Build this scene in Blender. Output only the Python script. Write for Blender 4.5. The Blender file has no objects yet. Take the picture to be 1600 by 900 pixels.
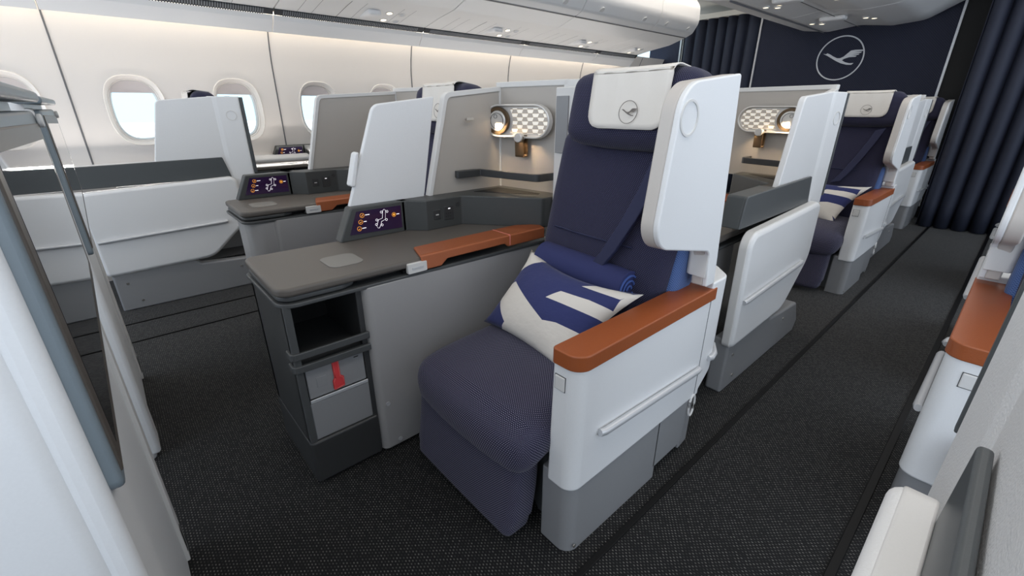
import bpy, bmesh, math, random
from mathutils import Vector, Matrix
random.seed(7)
C = bpy.context.scene.collection
R = math.radians

# ------------------------------------------------------------------ materials
def newmat(name):
    m = bpy.data.materials.new(name); m.use_nodes = True
    nt = m.node_tree; return m, nt, nt.nodes['Principled BSDF']
def srgb(r, g, b):
    f = lambda c: (c/255/12.92 if c/255 <= .04045 else ((c/255+.055)/1.055)**2.4)
    return (f(r), f(g), f(b), 1)
def plain(name, col, rough=.5, metal=0, bump=0, bscale=400, emit=0, spec=.5, coat=0, grain=.03):
    m, nt, b = newmat(name)
    b.inputs['Roughness'].default_value = rough; b.inputs['Metallic'].default_value = metal
    b.inputs['Specular IOR Level'].default_value = spec
    b.inputs['Coat Weight'].default_value = coat
    tc = nt.nodes.new('ShaderNodeTexCoord')
    n = nt.nodes.new('ShaderNodeTexNoise'); n.inputs['Scale'].default_value = bscale; n.inputs['Detail'].default_value = 2
    nt.links.new(tc.outputs['Object'], n.inputs['Vector'])
    mix = nt.nodes.new('ShaderNodeMix'); mix.data_type = 'RGBA'
    mix.inputs[6].default_value = tuple(c*(1-grain) for c in col[:3])+(1,)
    mix.inputs[7].default_value = tuple(min(1, c*(1+grain)) for c in col[:3])+(1,)
    nt.links.new(n.outputs['Fac'], mix.inputs[0]); nt.links.new(mix.outputs[2], b.inputs['Base Color'])
    if bump:
        bp = nt.nodes.new('ShaderNodeBump'); bp.inputs['Strength'].default_value = bump; bp.inputs['Distance'].default_value = .002
        nt.links.new(n.outputs['Fac'], bp.inputs['Height']); nt.links.new(bp.outputs['Normal'], b.inputs['Normal'])
    if emit:
        b.inputs['Emission Color'].default_value = col; b.inputs['Emission Strength'].default_value = emit
    return m
class NT:
    def __init__(s, nt): s.nt = nt
    def math(s, op, a, b=None, c=None):
        n = s.nt.nodes.new('ShaderNodeMath'); n.operation = op
        for i, v in enumerate((a, b, c)):
            if v is None: continue
            if isinstance(v, (int, float)): n.inputs[i].default_value = v
            else: s.nt.links.new(v, n.inputs[i])
        return n.outputs[0]
    def uv(s):
        t = s.nt.nodes.new('ShaderNodeTexCoord'); x = s.nt.nodes.new('ShaderNodeSeparateXYZ')
        s.nt.links.new(t.outputs['UV'], x.inputs[0]); return x.outputs[0], x.outputs[1], t.outputs['UV']
    def mix(s, fac, a, b):
        n = s.nt.nodes.new('ShaderNodeMix'); n.data_type = 'RGBA'
        for i, v in ((0, fac), (6, a), (7, b)):
            if isinstance(v, (int, float, tuple)): n.inputs[i].default_value = v
            else: s.nt.links.new(v, n.inputs[i])
        return n.outputs[2]
def dotted(name, base, dot, du, dv, rad, rough=.85, jitter=0., ramp=None, bump=.4, base2=None):
    """woven cloth: a staggered lattice of small light stitches on a dark base, in metres of uv"""
    m, nt, b = newmat(name); q = NT(nt); u, v, uv = q.uv()
    v1 = q.math('DIVIDE', v, dv); row = q.math('FLOOR', v1); fv = q.math('SUBTRACT', q.math('FRACT', v1), .5)
    off = q.math('MULTIPLY', q.math('MODULO', q.math('ABSOLUTE', row), 2.), .5)
    u1 = q.math('ADD', q.math('DIVIDE', u, du), off); col_ = q.math('FLOOR', u1); fu = q.math('SUBTRACT', q.math('FRACT', u1), .5)
    d = q.math('ADD', q.math('POWER', q.math('ABSOLUTE', fu), 2.), q.math('POWER', q.math('ABSOLUTE', fv), 2.))
    f = q.math('MULTIPLY', q.math('SUBTRACT', rad*rad, d), 1/(rad*rad)); f = q.math('MINIMUM', q.math('MAXIMUM', f, 0.), 1.)
    f = q.math('POWER', f, .6)
    if jitter:
        cb = nt.nodes.new('ShaderNodeCombineXYZ'); nt.links.new(col_, cb.inputs[0]); nt.links.new(row, cb.inputs[1])
        w = nt.nodes.new('ShaderNodeTexWhiteNoise'); w.noise_dimensions = '2D'; nt.links.new(cb.outputs[0], w.inputs['Vector'])
        f = q.math('MULTIPLY', f, q.math('ADD', q.math('MULTIPLY', w.outputs['Value'], jitter), 1-jitter))
    nt.links.new(q.mix(f, base, dot), b.inputs['Base Color'])
    b.inputs['Roughness'].default_value = rough; b.inputs['Specular IOR Level'].default_value = .2
    b.inputs['Sheen Weight'].default_value = .12
    bp = nt.nodes.new('ShaderNodeBump'); bp.inputs['Strength'].default_value = bump; bp.inputs['Distance'].default_value = .001
    nt.links.new(f, bp.inputs['Height']); nt.links.new(bp.outputs['Normal'], b.inputs['Normal'])
    return m

M = {}
M['white'] = plain('shell white lacquer', srgb(226, 227, 228), .38, bump=.03, bscale=250)
M['white_tex'] = plain('grained white moulding', srgb(222, 222, 222), .55, bump=.55, bscale=260)
M['warm'] = plain('warm grey laminate', srgb(176, 170, 163), .5, bump=.02)
M['pale_edge'] = plain('pale grey edging', srgb(214, 213, 211), .4)
M['grey'] = plain('mid grey lacquer', srgb(140, 141, 143), .35, bump=.05, bscale=300)
M['shelfgrey'] = plain('satin grey panel', srgb(158, 157, 157), .36, bump=.03)
M['dark'] = plain('charcoal plastic', srgb(74, 76, 77), .42, bump=.08, bscale=350)
M['darker'] = plain('dark charcoal frame', srgb(56, 57, 58), .4, bump=.05)
M['taupe'] = plain('taupe desk laminate', srgb(94, 89, 84), .42, bump=.08, bscale=500)
M['padgrey'] = plain('light grey touch pad', srgb(128, 126, 122), .5)
M['cap'] = plain('slate grey cap', srgb(74, 78, 80), .42, bump=.04)
M['housing'] = plain('dark housing plastic', srgb(66, 68, 68), .45, bump=.05)
M['lining'] = plain('warm grey wing lining', srgb(196, 190, 184), .5)
M['slate'] = plain('slate blue grey housing', srgb(116, 127, 134), .4)
M['bezel'] = plain('brown grey bezel', srgb(84, 78, 72), .4)
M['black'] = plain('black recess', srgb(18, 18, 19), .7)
M['orange'] = plain('cognac leather', srgb(150, 78, 38), .42, bump=.25, bscale=330, grain=.08)
M['orange2'] = plain('tan leather side', srgb(170, 96, 60), .45, bump=.2, bscale=330, grain=.06)
M['chrome'] = plain('brushed metal', srgb(196, 193, 188), .28, metal=.9)
M['bronze'] = plain('bronze metal', srgb(110, 92, 72), .3, metal=.8)
M['silver'] = plain('silver rail', srgb(200, 202, 205), .35, metal=.35)
M['ring'] = plain('satin silver bezel', srgb(214, 211, 207), .3, metal=.4)
M['red'] = plain('coral red strap', srgb(214, 62, 66), .6, bump=.1)
M['stitch'] = plain('pale stitching thread', srgb(240, 150, 140), .7)
M['cover'] = plain('white headrest linen', srgb(226, 221, 214), .85, bump=.35, bscale=900)
M['print'] = plain('grey print', srgb(110, 104, 100), .8)
M['navyplain'] = plain('plain navy wool', srgb(44, 50, 96), .9, bump=.3, bscale=700, grain=.1)
M['belt'] = plain('navy webbing', srgb(34, 38, 70), .7, bump=.2, bscale=900)
M['blueside'] = dotted('blue ribbed mesh', srgb(60, 84, 132), srgb(104, 128, 176), .012, .004, .42)
M['fabric'] = dotted('navy dotted weave', srgb(36, 37, 60), srgb(150, 146, 166), .0080, .0048, .27)
M['fabric2'] = dotted('navy twill weave', srgb(33, 34, 55), srgb(88, 86, 112), .0080, .0050, .33)
M['carpet'] = dotted('black fleck carpet', srgb(19, 19, 20), srgb(112, 110, 106), .014, .0085, .27, rough=.95, jitter=.9, bump=.8)
M['rail'] = plain('black floor track', srgb(11, 11, 12), .5, spec=.2)
M['wallwhite'] = plain('cabin wall panel', srgb(228, 222, 216), .5, bump=.02)
M['binwhite'] = plain('overhead moulding', srgb(232, 231, 230), .4, bump=.02)
M['binline'] = plain('seam shadow gap', srgb(104, 104, 106), .6)
M['ceil'] = plain('ceiling panel', srgb(232, 226, 216), .6)
M['vent'] = plain('vent slat grey', srgb(110, 114, 118), .5)
M['ventdark'] = plain('vent slot dark', srgb(48, 50, 54), .7)
M['lit'] = plain('cove light', (1, .93, .82, 1), emit=4.5)
M['bulb'] = plain('warm reading light', (1, .78, .48, 1), emit=8.)
M['spot'] = plain('lit lens', (1, .86, .62, 1), emit=2.2)
M['lens'] = plain('frosted lens', srgb(200, 204, 210), .2)
M['screen'] = plain('glossy dark screen', srgb(20, 20, 26), .03, spec=1., coat=1.)
M['sky'] = plain('bright overcast sky', (.66, .84, .90, 1), emit=.72)
M['cloud'] = plain('cloud haze', (1, 1, 1, 1), emit=.88)
M['shade'] = plain('window blind', srgb(214, 204, 200), .6)
M['emblemw'] = plain('pale emblem', srgb(214, 216, 220), .5)
def glassmat():
    m, nt, b = newmat('window pane'); b.inputs['Base Color'].default_value = (.9, .97, 1, 1)
    b.inputs['Roughness'].default_value = .02; b.inputs['Transmission Weight'].default_value = 1; b.inputs['IOR'].default_value = 1.05
    return m
M['glass'] = glassmat()
def curtainmat():
    m = plain('navy curtain cloth', srgb(38, 43, 60), .7, bump=.15, bscale=500); return m
M['curtain'] = curtainmat()
def bulkmat():
    m, nt, b = newmat('navy wall cloth'); q = NT(nt); u, v, uv = q.uv()
    w = nt.nodes.new('ShaderNodeTexWave'); w.inputs['Scale'].default_value = 26; w.inputs['Distortion'].default_value = 1.2; w.inputs['Detail'].default_value = 1
    w.bands_direction = 'DIAGONAL'; nt.links.new(uv, w.inputs['Vector'])
    nt.links.new(q.mix(w.outputs['Fac'], srgb(24, 28, 45), srgb(38, 43, 64)), b.inputs['Base Color']); b.inputs['Roughness'].default_value = .8
    bp = nt.nodes.new('ShaderNodeBump'); bp.inputs['Strength'].default_value = .4; bp.inputs['Distance'].default_value = .003
    nt.links.new(w.outputs['Fac'], bp.inputs['Height']); nt.links.new(bp.outputs['Normal'], b.inputs['Normal'])
    return m
M['bulk'] = bulkmat()
def scrmat():
    """seat control display: deep blue fading to plum"""
    m, nt, b = newmat('control display'); q = NT(nt); u, v, uv = q.uv()
    n = nt.nodes.new('ShaderNodeTexNoise'); n.inputs['Scale'].default_value = 5; nt.links.new(uv, n.inputs['Vector'])
    c = q.mix(n.outputs['Fac'], srgb(8, 10, 44), srgb(40, 9, 34))
    nt.links.new(c, b.inputs['Emission Color']); b.inputs['Emission Strength'].default_value = .8
    b.inputs['Base Color'].default_value = (.01, .01, .02, 1); b.inputs['Roughness'].default_value = .12
    return m
M['display'] = scrmat()
M['icon_o'] = plain('amber icon', srgb(240, 160, 50), emit=.8)
M['icon_w'] = plain('white icon', srgb(235, 230, 235), emit=.8)
def trellis():
    m, nt, b = newmat('lit checker trellis'); q = NT(nt); u, v, uv = q.uv()
    s = .027
    ru = q.math('DIVIDE', v, s*.62); row = q.math('FLOOR', ru); fr = q.math('FRACT', ru)
    sh = 0.
    uu = q.math('ADD', q.math('DIVIDE', u, s*2), q.math('MULTIPLY', q.math('MODULO', q.math('ABSOLUTE', row), 2.), .5)); uu = q.math('ADD', uu, sh)
    f = q.math('LESS_THAN', q.math('ABSOLUTE', q.math('SUBTRACT', q.math('FRACT', uu), .5)), q.math('ADD', q.math('MULTIPLY', fr, .12), .19))
    g = q.math('MULTIPLY', f, q.math('GREATER_THAN', fr, .12))
    nt.links.new(q.mix(g, srgb(190, 180, 170), srgb(250, 244, 232)), b.inputs['Base Color'])
    b.inputs['Roughness'].default_value = .35; b.inputs['Metallic'].default_value = .15
    b.inputs['Emission Color'].default_value = (1, .9, .74, 1)
    nt.links.new(q.math('ADD', q.math('MULTIPLY', g, .28), .04), b.inputs['Emission Strength'])
    bp = nt.nodes.new('ShaderNodeBump'); bp.inputs['Strength'].default_value = .8; bp.inputs['Distance'].default_value = .004
    nt.links.new(g, bp.inputs['Height']); nt.links.new(bp.outputs['Normal'], b.inputs['Normal'])
    return m
M['trellis'] = trellis()
def pillowmat():
    m, nt, b = newmat('navy and white pillow print'); q = NT(nt); u, v, uv = q.uv()
    polys = [  # convex pieces in pillow coordinates (0..1)
        [(-.1, 1.1), (-.1, .71), (.05, .72), (.19, .93), (.24, 1.1)],
        [(-.02, .40), (.08, .28), (.28, .09), (.52, -.1), (1.1, -.1), (.88, .22), (.10, .57), (.0, .50)],
        [(.60, .31), (.75, .375), (1.1, .42), (1.1, .05)],
        [(.60, .69), (.54, .55), (1.1, .62), (1.1, .74), (.81, .735)],
        [(.73, .965), (.67, .87), (.95, .87), (.975, .97), (.86, .985)],
        [(.965, .975), (1.1, 1.12), (1.1, .55), (.985, .73), (.955, .87)],
        [(.28, .10), (.36, .17), (.50, -.1), (.2, -.1)]]
    tot = None
    for P in polys:
        area = sum(P[i][0]*P[(i+1) % len(P)][1]-P[(i+1) % len(P)][0]*P[i][1] for i in range(len(P)))
        if area < 0: P = P[::-1]
        cur = None
        for i in range(len(P)):
            (x0, y0), (x1, y1) = P[i], P[(i+1) % len(P)]
            a, bb = -(y1-y0), (x1-x0); c = -(a*x0+bb*y0)
            e = q.math('ADD', q.math('MULTIPLY', u, a), q.math('ADD', q.math('MULTIPLY', v, bb), c))
            cur = e if cur is None else q.math('MINIMUM', cur, e)
        f = q.math('GREATER_THAN', cur, 0.)
        tot = f if tot is None else q.math('MAXIMUM', tot, f)
    nt.links.new(q.mix(tot, srgb(42, 50, 102), srgb(222, 216, 208)), b.inputs['Base Color'])
    b.inputs['Roughness'].default_value = .85; b.inputs['Sheen Weight'].default_value = .1
    n = nt.nodes.new('ShaderNodeTexNoise'); n.inputs['Scale'].default_value = 9; n.inputs['Detail'].default_value = 3; nt.links.new(uv, n.inputs['Vector'])
    bp = nt.nodes.new('ShaderNodeBump'); bp.inputs['Strength'].default_value = .35; bp.inputs['Distance'].default_value = .01
    nt.links.new(n.outputs['Fac'], bp.inputs['Height']); nt.links.new(bp.outputs['Normal'], b.inputs['Normal'])
    return m
M['pillow'] = pillowmat()

# ------------------------------------------------------------------ geometry
MX = 1           # mirror switch used while a mirrored thing is built
def rpoly(pts, seg=6):
    """pts: (a, b[, radius]) -> polygon with rounded corners"""
    out = []; n = len(pts)
    for i in range(n):
        p = Vector(pts[i][:2]); r = pts[i][2] if len(pts[i]) > 2 else 0
        if r <= 0: out.append(tuple(p)); continue
        a = Vector(pts[i-1][:2])-p; b = Vector(pts[(i+1) % n][:2])-p
        la, lb = a.length, b.length; a.normalize(); b.normalize()
        ang = math.acos(max(-1, min(1, a.dot(b))))
        if ang > math.pi-.02: out.append(tuple(p)); continue
        t = min(r/math.tan(ang/2), la*.49, lb*.49); rr = t*math.tan(ang/2)
        c = p+(a+b).normalized()*(rr/math.sin(ang/2)); s = p+a*t; e = p+b*t
        a0 = math.atan2(s.y-c.y, s.x-c.x); a1 = math.atan2(e.y-c.y, e.x-c.x); d = a1-a0
        while d > math.pi: d -= 2*math.pi
        while d < -math.pi: d += 2*math.pi
        for k in range(seg+1): out.append((c.x+rr*math.cos(a0+d*k/seg), c.y+rr*math.sin(a0+d*k/seg)))
    return out
def place(pl, a, b, c):
    return {'yz': (c, a, b), 'xz': (a, c, b), 'xy': (a, b, c)}[pl]
def prism(pl, pts, c0, c1, seg=6):
    P = rpoly(pts, seg); n = len(P)
    v = [place(pl, a, b, c0) for a, b in P]+[place(pl, a, b, c1) for a, b in P]
    f = [list(range(n)), list(range(2*n-1, n-1, -1))]+[[i, (i+1) % n, (i+1) % n+n, i+n] for i in range(n)]
    return v, f
def box(x0, x1, y0, y1, z0, z1):
    return prism('xy', [(x0, y0), (x1, y0), (x1, y1), (x0, y1)], z0, z1)
def tube(path, r, n=10, closed=False, flat=1.0):
    P = [Vector(p) for p in path]; v = []; f = []; up = Vector((0, 0, 1))
    m = len(P)
    for i, p in enumerate(P):
        a = P[(i-1) % m] if closed or i else p; b = P[(i+1) % m] if closed or i < m-1 else p
        t = (b-a).normalized(); s = t.cross(up)
        if s.length < 1e-3: s = t.cross(Vector((0, 1, 0)))
        s.normalize(); w = s.cross(t)
        for k in range(n):
            an = 2*math.pi*k/n; v.append(tuple(p+s*math.cos(an)*r+w*math.sin(an)*r*flat))
    for i in range(m if closed else m-1):
        for k in range(n):
            j = (i+1) % m; f.append([i*n+k, i*n+(k+1) % n, j*n+(k+1) % n, j*n+k])
    if not closed: f += [list(range(n)), list(range(m*n-1, (m-1)*n-1, -1))]
    return v, f
def disc(center, normal, r, h, n=32, sx=1.0):
    N = Vector(normal).normalized(); q = N.to_track_quat('Z', 'Y'); c = Vector(center)
    v = []
    for k in range(2):
        for i in range(n):
            a = 2*math.pi*i/n; v.append(tuple(c+q @ Vector((math.cos(a)*r*sx, math.sin(a)*r, h*k))))
    return v, [list(range(n)), list(range(2*n-1, n-1, -1))]+[[i, (i+1) % n, (i+1) % n+n, i+n] for i in range(n)]
def ring(center, normal, r0, r1, h, n=40):
    N = Vector(normal).normalized(); q = N.to_track_quat('Z', 'Y'); c = Vector(center); v = []; f = []
    for (r, z) in ((r0, 0), (r1, 0), (r1, h), (r0, h)):
        for i in range(n):
            a = 2*math.pi*i/n; v.append(tuple(c+q @ Vector((math.cos(a)*r, math.sin(a)*r, z))))
    for k in range(4):
        for i in range(n):
            f.append([k*n+i, k*n+(i+1) % n, ((k+1) % 4)*n+(i+1) % n, ((k+1) % 4)*n+i])
    return v, f
def obj(name, geos, mat, parent=None, bevel=0, seg=3, loc=None, smooth=True, world=False, weld=False, keepuv=None, sub=0, ang=40):
    if isinstance(geos, tuple): geos = [geos]
    V = []; F = []
    for v, f in geos:
        o = len(V); V += [(p[0]*MX, p[1], p[2]) for p in v]; F += [[i+o for i in q] for q in f]
    me = bpy.data.meshes.new(name); me.from_pydata(V, [], F)
    bm = bmesh.new(); bm.from_mesh(me)
    if weld: bmesh.ops.remove_doubles(bm, verts=bm.verts, dist=1e-5)
    bmesh.ops.recalc_face_normals(bm, faces=bm.faces)
    ul = bm.loops.layers.uv.new('UVMap')
    for fc in bm.faces:
        n = fc.normal; ax = max(range(3), key=lambda i: abs(n[i]))
        for lp in fc.loops:
            c = lp.vert.co
            if keepuv: lp[ul].uv = keepuv[lp.vert.index]
            else: lp[ul].uv = ((c.y, c.z), (c.x, c.z), (c.x, c.y))[ax]
        fc.smooth = smooth
    bm.to_mesh(me); bm.free()
    me.materials.append(M[mat] if isinstance(mat, str) else mat)
    ob = bpy.data.objects.new(name, me); C.objects.link(ob)
    if parent: ob.parent = parent
    if loc: ob.location = loc
    if bevel:
        b = ob.modifiers.new('bevel', 'BEVEL'); b.width = bevel; b.segments = seg; b.limit_method = 'ANGLE'; b.angle_limit = R(35); b.harden_normals = False
    if sub:
        s = ob.modifiers.new('sub', 'SUBSURF'); s.levels = sub; s.render_levels = sub
    if smooth:
        w = ob.modifiers.new('wn', 'WEIGHTED_NORMAL'); w.keep_sharp = True
        try: me.set_sharp_from_angle(angle=R(ang))
        except Exception: pass
    return ob
def cushion(name, cx, cy, cz, sx, sy, sz, r, mat, parent, bulge=.02, deform=None, n=16, pw=2.0, tilt=0):
    """rounded, slightly swollen upholstered block; uv kept in metres so the weave runs on"""
    V = []; F = []; UV = []; idx = {}
    hx, hy, hz = sx/2, sy/2, sz/2
    def add(p, uv):
        q = Vector(p)
        inner = Vector((max(-hx+r, min(hx-r, q.x)), max(-hy+r, min(hy-r, q.y)), max(-hz+r, min(hz-r, q.z))))
        d = q-inner
        if d.length > 1e-9: q = inner+d.normalized()*r
        bx, by, bz = (1-(q.x/hx)**2), (1-(q.y/hy)**2), (1-(q.z/hz)**2)
        bx, by, bz = [max(0, t)**.6 for t in (bx, by, bz)]
        q = Vector((q.x*(1+bulge*.3*by*bz/hx), q.y*(1+bulge*bx*bz/hy), q.z*(1+bulge*bx*by/hz)))
        if deform: q = Vector(deform(q.x, q.y, q.z))
        if tilt: q = Matrix.Rotation(tilt, 3, 'X') @ q
        V.append((q.x+cx, q.y+cy, q.z+cz)); UV.append(uv)
    for ax in range(3):
        for sgn in (-1, 1):
            base = len(V)
            for i in range(n+1):
                for j in range(n+1):
                    a = -1+2*i/n; b = -1+2*j/n
                    # concentrate rows at the rounded edge
                    a = math.copysign(abs(a)**.75, a); b = math.copysign(abs(b)**.75, b)
                    if ax == 0: p = (sgn*hx, a*hy, b*hz); uv = (a*hy, b*hz)
                    elif ax == 1: p = (a*hx, sgn*hy, b*hz); uv = (a*hx, b*hz-sgn*0)
                    else: p = (a*hx, b*hy, sgn*hz); uv = (a*hx, b*hy+hy+hz)
                    add(p, uv)
            for i in range(n):
                for j in range(n):
                    k = base+i*(n+1)+j; q = [k, k+1, k+n+2, k+n+1]
                    F.append(q if (sgn > 0) == (ax != 1) else q[::-1])
    # faces already oriented per side; weld only by normals (uv seams stay)
    me = bpy.data.meshes.new(name); me.from_pydata([(v[0]*MX, v[1], v[2]) for v in V], [], F)
    bm = bmesh.new(); bm.from_mesh(me); bm.verts.ensure_lookup_table()
    ul = bm.loops.layers.uv.new('UVMap')
    for fc in bm.faces:
        fc.smooth = True
        for lp in fc.loops: lp[ul].uv = UV[lp.vert.index]
    bmesh.ops.remove_doubles(bm, verts=bm.verts, dist=1e-5)
    bmesh.ops.recalc_face_normals(bm, faces=bm.faces)
    bm.to_mesh(me); bm.free(); me.materials.append(M[mat])
    ob = bpy.data.objects.new(name, me); C.objects.link(ob); ob.parent = parent
    return ob
def thing(name, label, cat, loc=(0, 0, 0), group=None, rz=0):
    o = bpy.data.objects.new(name, None); C.objects.link(o); o.empty_display_size = .1
    o.location = loc; o.rotation_euler = (0, 0, rz)
    o['label'] = label; o['category'] = cat
    if group: o['group'] = group
    return o
def tag(o, label, cat, group=None):
    o['label'] = label; o['category'] = cat
    if group: o['group'] = group
    return o
def struct(o): o['kind'] = 'structure'; return o
def kids(o): return [c for c in bpy.data.objects if c.parent == o]
def dup(root, loc, label=None):
    allc = {}
    for c in bpy.data.objects: allc.setdefault(c.parent, []).append(c)
    def rec(o, par):
        c = o.copy(); C.objects.link(c); c.parent = par
        for ch in allc.get(o, []): rec(ch, c)
        return c
    r = rec(root, None); r.location = loc
    if label: r['label'] = label
    return r

# crane emblem in the unit disc
BIRD = [[(-.80, .30), (-.66, .27), (-.60, .31), (-.45, .24), (-.30, .14), (-.12, .05), (.02, .04), (.16, .10), (.30, .24), (.42, .36), (.60, .38), (.96, .36),
         (.93, .31), (.55, .30), (.90, .27), (.86, .22), (.50, .23), (.82, .19), (.78, .14), (.46, .16), (.72, .11), (.68, .06), (.40, .06), (.20, .00), (.12, -.06),
         (.28, -.16), (.48, -.22), (.66, -.22), (.58, -.30), (.36, -.28), (.10, -.20), (-.14, -.08), (-.40, .08), (-.60, .20)]]
def emblem(cx, cz, y, r, mat, parent, t=.004, nm='crane_emblem', w=.06):
    geos = [ring((cx, y, cz), (0, -1, 0), r*(1-w), r, t, 56)]
    for pl in BIRD:
        v = [(cx+a*r*.96, y-k*t, cz+b*r*.96-.04*r) for k in (0, 1) for a, b in pl]; n = len(pl)
        f = [list(range(n)), list(range(2*n-1, n-1, -1))]+[[i, (i+1) % n, (i+1) % n+n, i+n] for i in range(n)]
        geos.append((v, f))
    return obj(nm, geos, mat, parent, smooth=False)

# ------------------------------------------------------------------ seat (aisle side armrest at x=0, body towards -x, faces -y)
def seat(loc, label, m=1, arm=True, wing=True, group='navy reclining cabin seats'):
    global MX; MX = m
    t = thing('airline_seat', label, 'seat', loc, group)
    # plinth
    if arm:
        obj('base', [prism('xy', [(-.13, .0, .01), (-.006, .0, .045), (-.006, .51, .01), (-.13, .51)], .0, .30, seg=8), prism('yz', [(.49, .055), (.70, .06, .03), (.73, .30), (.49, .30)], -.13, -.006)], 'grey', t, bevel=.004)
        obj('plinth_front', [prism('xz', [(-.19, .02), (-.13, .02), (-.13, .29), (-.22, .29), (-.22, .06)], .05, .5)], 'dark', t, bevel=.004)
        g = prism('xy', [(-.10, -.01, .012), (0, -.01, .045), (0, .77), (-.10, .77)], .27, .70, seg=9)
        a = obj('armrest', [([(x, y+.010*(z > .5), z) for x, y, z in g[0]], g[1])], 'white', t, bevel=.010, seg=4)
        g = prism('xy', [(-.12, .735), (.0006, .735), (.0006, .85, .075), (-.09, .945, .07), (-.74, .93), (-.74, .89), (-.12, .87)], .27, .765, seg=8)
        g = ([(x, y, z+(max(0, y-.745)*1.0 if z < .3 else 0)) for x, y, z in g[0]], g[1])
        obj('rear_shell', [g], 'white', t, bevel=.006)
        obj('lower_rear_shell', [prism('xy', [(-.10, .70), (-.012, .70), (-.02, .79, .06), (-.09, .86, .05), (-.74, .86), (-.74, .82), (-.10, .81)], .02, .40, seg=8)], 'grey', t, bevel=.006)
        obj('arm_pad', [prism('xy', [(-.101, -.008, .015), (.004, -.008, .048), (.004, .765, .004), (-.101, .765, .004)], .694, .742, seg=9)], 'orange', t, bevel=.014, seg=4)
        obj('side_rail', [tube([(.008, .10, .455), (.012, .12, .452), (.012, .70, .415), (.008, .72, .413)], .012, 10)], 'silver', t)
        obj('rear_rail', [tube([(.006, .795, .43), (.012, .81, .43), (.004, .85, .432), (-.035, .915, .434)], .012, 10)], 'silver', t)
        obj('release_button', [box(-.086, -.050, -.006, .002, .615, .66)], 'pale_edge', t, bevel=.003)
        obj('button_gap', [box(-.0878, -.0482, -.0028, .002, .6132, .6618)], 'dark', t)
        obj('shell_seam', [box(-.0, .0014, .733, .7355, .29, .70)], 'binline', t)
        obj('bolt', [disc((.0-.004, .03, .03), (1, 0, 0), .006, .004, 12)], 'chrome', t)
        obj('belt_loop', [tube([(0.0, .73+.022*math.cos(k*math.pi/6), .235+.05*math.sin(k*math.pi/6)) for k in range(12)], .005, 8, True)], 'pale_edge', t)
    # privacy wing
    if wing:
        wp = [(.345, 1.41, .095), (.66, 1.445, .01), (.735, .765), (.675, .765, .005), (.655, .90, .04), (.290, .98, .085)]
        w = obj('privacy_wing', [prism('yz', wp, -.018, 0, seg=12)], 'white', t, bevel=.006, seg=3)
        obj('wing_lining', [prism('yz', wp, -.058, -.017, seg=12)], 'lining', w, bevel=.006)
        obj('embossed_ring', [ring((.0, .385, 1.325), (1, 0, 0), .041, .047, .003)], 'pale_edge', w)
    if not wing: obj('seat_shell', [prism('xz', [(-.80, .10), (-.08, .10), (-.08, 1.435, .02), (-.80, 1.43, .02)], .765, .80)], 'pale_edge', t, bevel=.004)
    else: obj('seat_shell', [prism('xy', [(-.84, .80), (-.84, .765), (-.16, .765), (-.07, .66, .02), (-.002, .655), (-.03, .70, .03), (-.13, .80, .02)], .80, 1.435)], 'pale_edge', t, bevel=.004)
    if wing: obj('lower_shell', [box(-.80, -.16, .80, .83, .06, .82)], 'shelfgrey', t, bevel=.004)
    obj('speaker_mesh', [box(-.83, -.76, .758, .764, 1.16, 1.40)], 'grey', t, bevel=.002)
    # upholstery
    cushion('seat_cushion', -.41, .20, .425, .625, .62, .135, .062, 'fabric', t, bulge=.028, tilt=R(3),
            deform=lambda x, y, z: (x, y, z-.05*max(0, (-y-.16)/.15)**2*(.35+.65*min(1, max(0, .5-z/.10))**2*(3-2*min(1, max(0, .5-z/.10))))))
    def legd(x, y, z):
        k = (z+.17)/.34
        return (x*(.97 if k < .2 else 1), y-.045*max(0,1-k)**1.5+(.10*max(0, k-.55) if y > 0 else 0)*-.2, z)
    cushion('leg_rest', -.435, -.035, .20, .585, .11, .33, .03, 'fabric', t, bulge=.006, deform=legd)
    lean = R(-10)
    cushion('backrest', -.405, .635, .86, .60, .13, .82, .05, 'fabric2', t, bulge=.015, tilt=lean, deform=lambda x, y, z: (x+(.06*z if x < 0 else .04*z), y, z))
    obj('back_seam', [tube([(-.63, .560, .89), (-.5, .5515, .885), (-.34, .550, .882), (-.24, .554, .88)], .0035, 6)], 'belt', t)
    cushion('side_bolster', -.11, .66, .70, .06, .13, .42, .025, 'blueside', t, bulge=.006, tilt=lean)
    h = cushion('headrest', -.318, .635, 1.34, .515, .15, .225, .045, 'fabric2', t, bulge=.02, tilt=R(-8),
                deform=lambda x, y, z: (x*(1-.07*(z/.12+1)/2), y-.35*x*x, z))
    # white headrest cover: sheet over the top of the headrest
    V = []; UVs = []; nx, nyy = 14, 22
    for i in range(nx+1):
        for j in range(nyy+1):
            u = i/nx; s = j/nyy
            x = -.125+.305*u
            # path down the front then over the top
            tt = s*.40
            hz = .136+.006; hy = .075+.026
            rr = .062
            if tt < .19: y = -hy-.003; z = -.052+tt 
            else:
                a = (tt-.19)/.12*math.pi/2
                if a < math.pi/2: y = -hy-.003+.05*(1-math.cos(a)); z = .122-.0+.026*math.sin(a)
                else: y = -hy+.047+(tt-.31)*1.0; z = .148
            cz = z
            zz = z
            k = max(0, zz/.13)
            dx = -.35*(x)*(x)
            wob = .0035*math.sin(x*70)*(1-s)
            q = Vector((x*(1-.0*k), y+dx+.5*.0+wob, zz)); q = Matrix.Rotation(R(-8), 3, 'X') @ q
            # rounded lower corners
            V.append((q.x-.330, q.y+.635, q.z+1.322)); UVs.append((x, tt))
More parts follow.
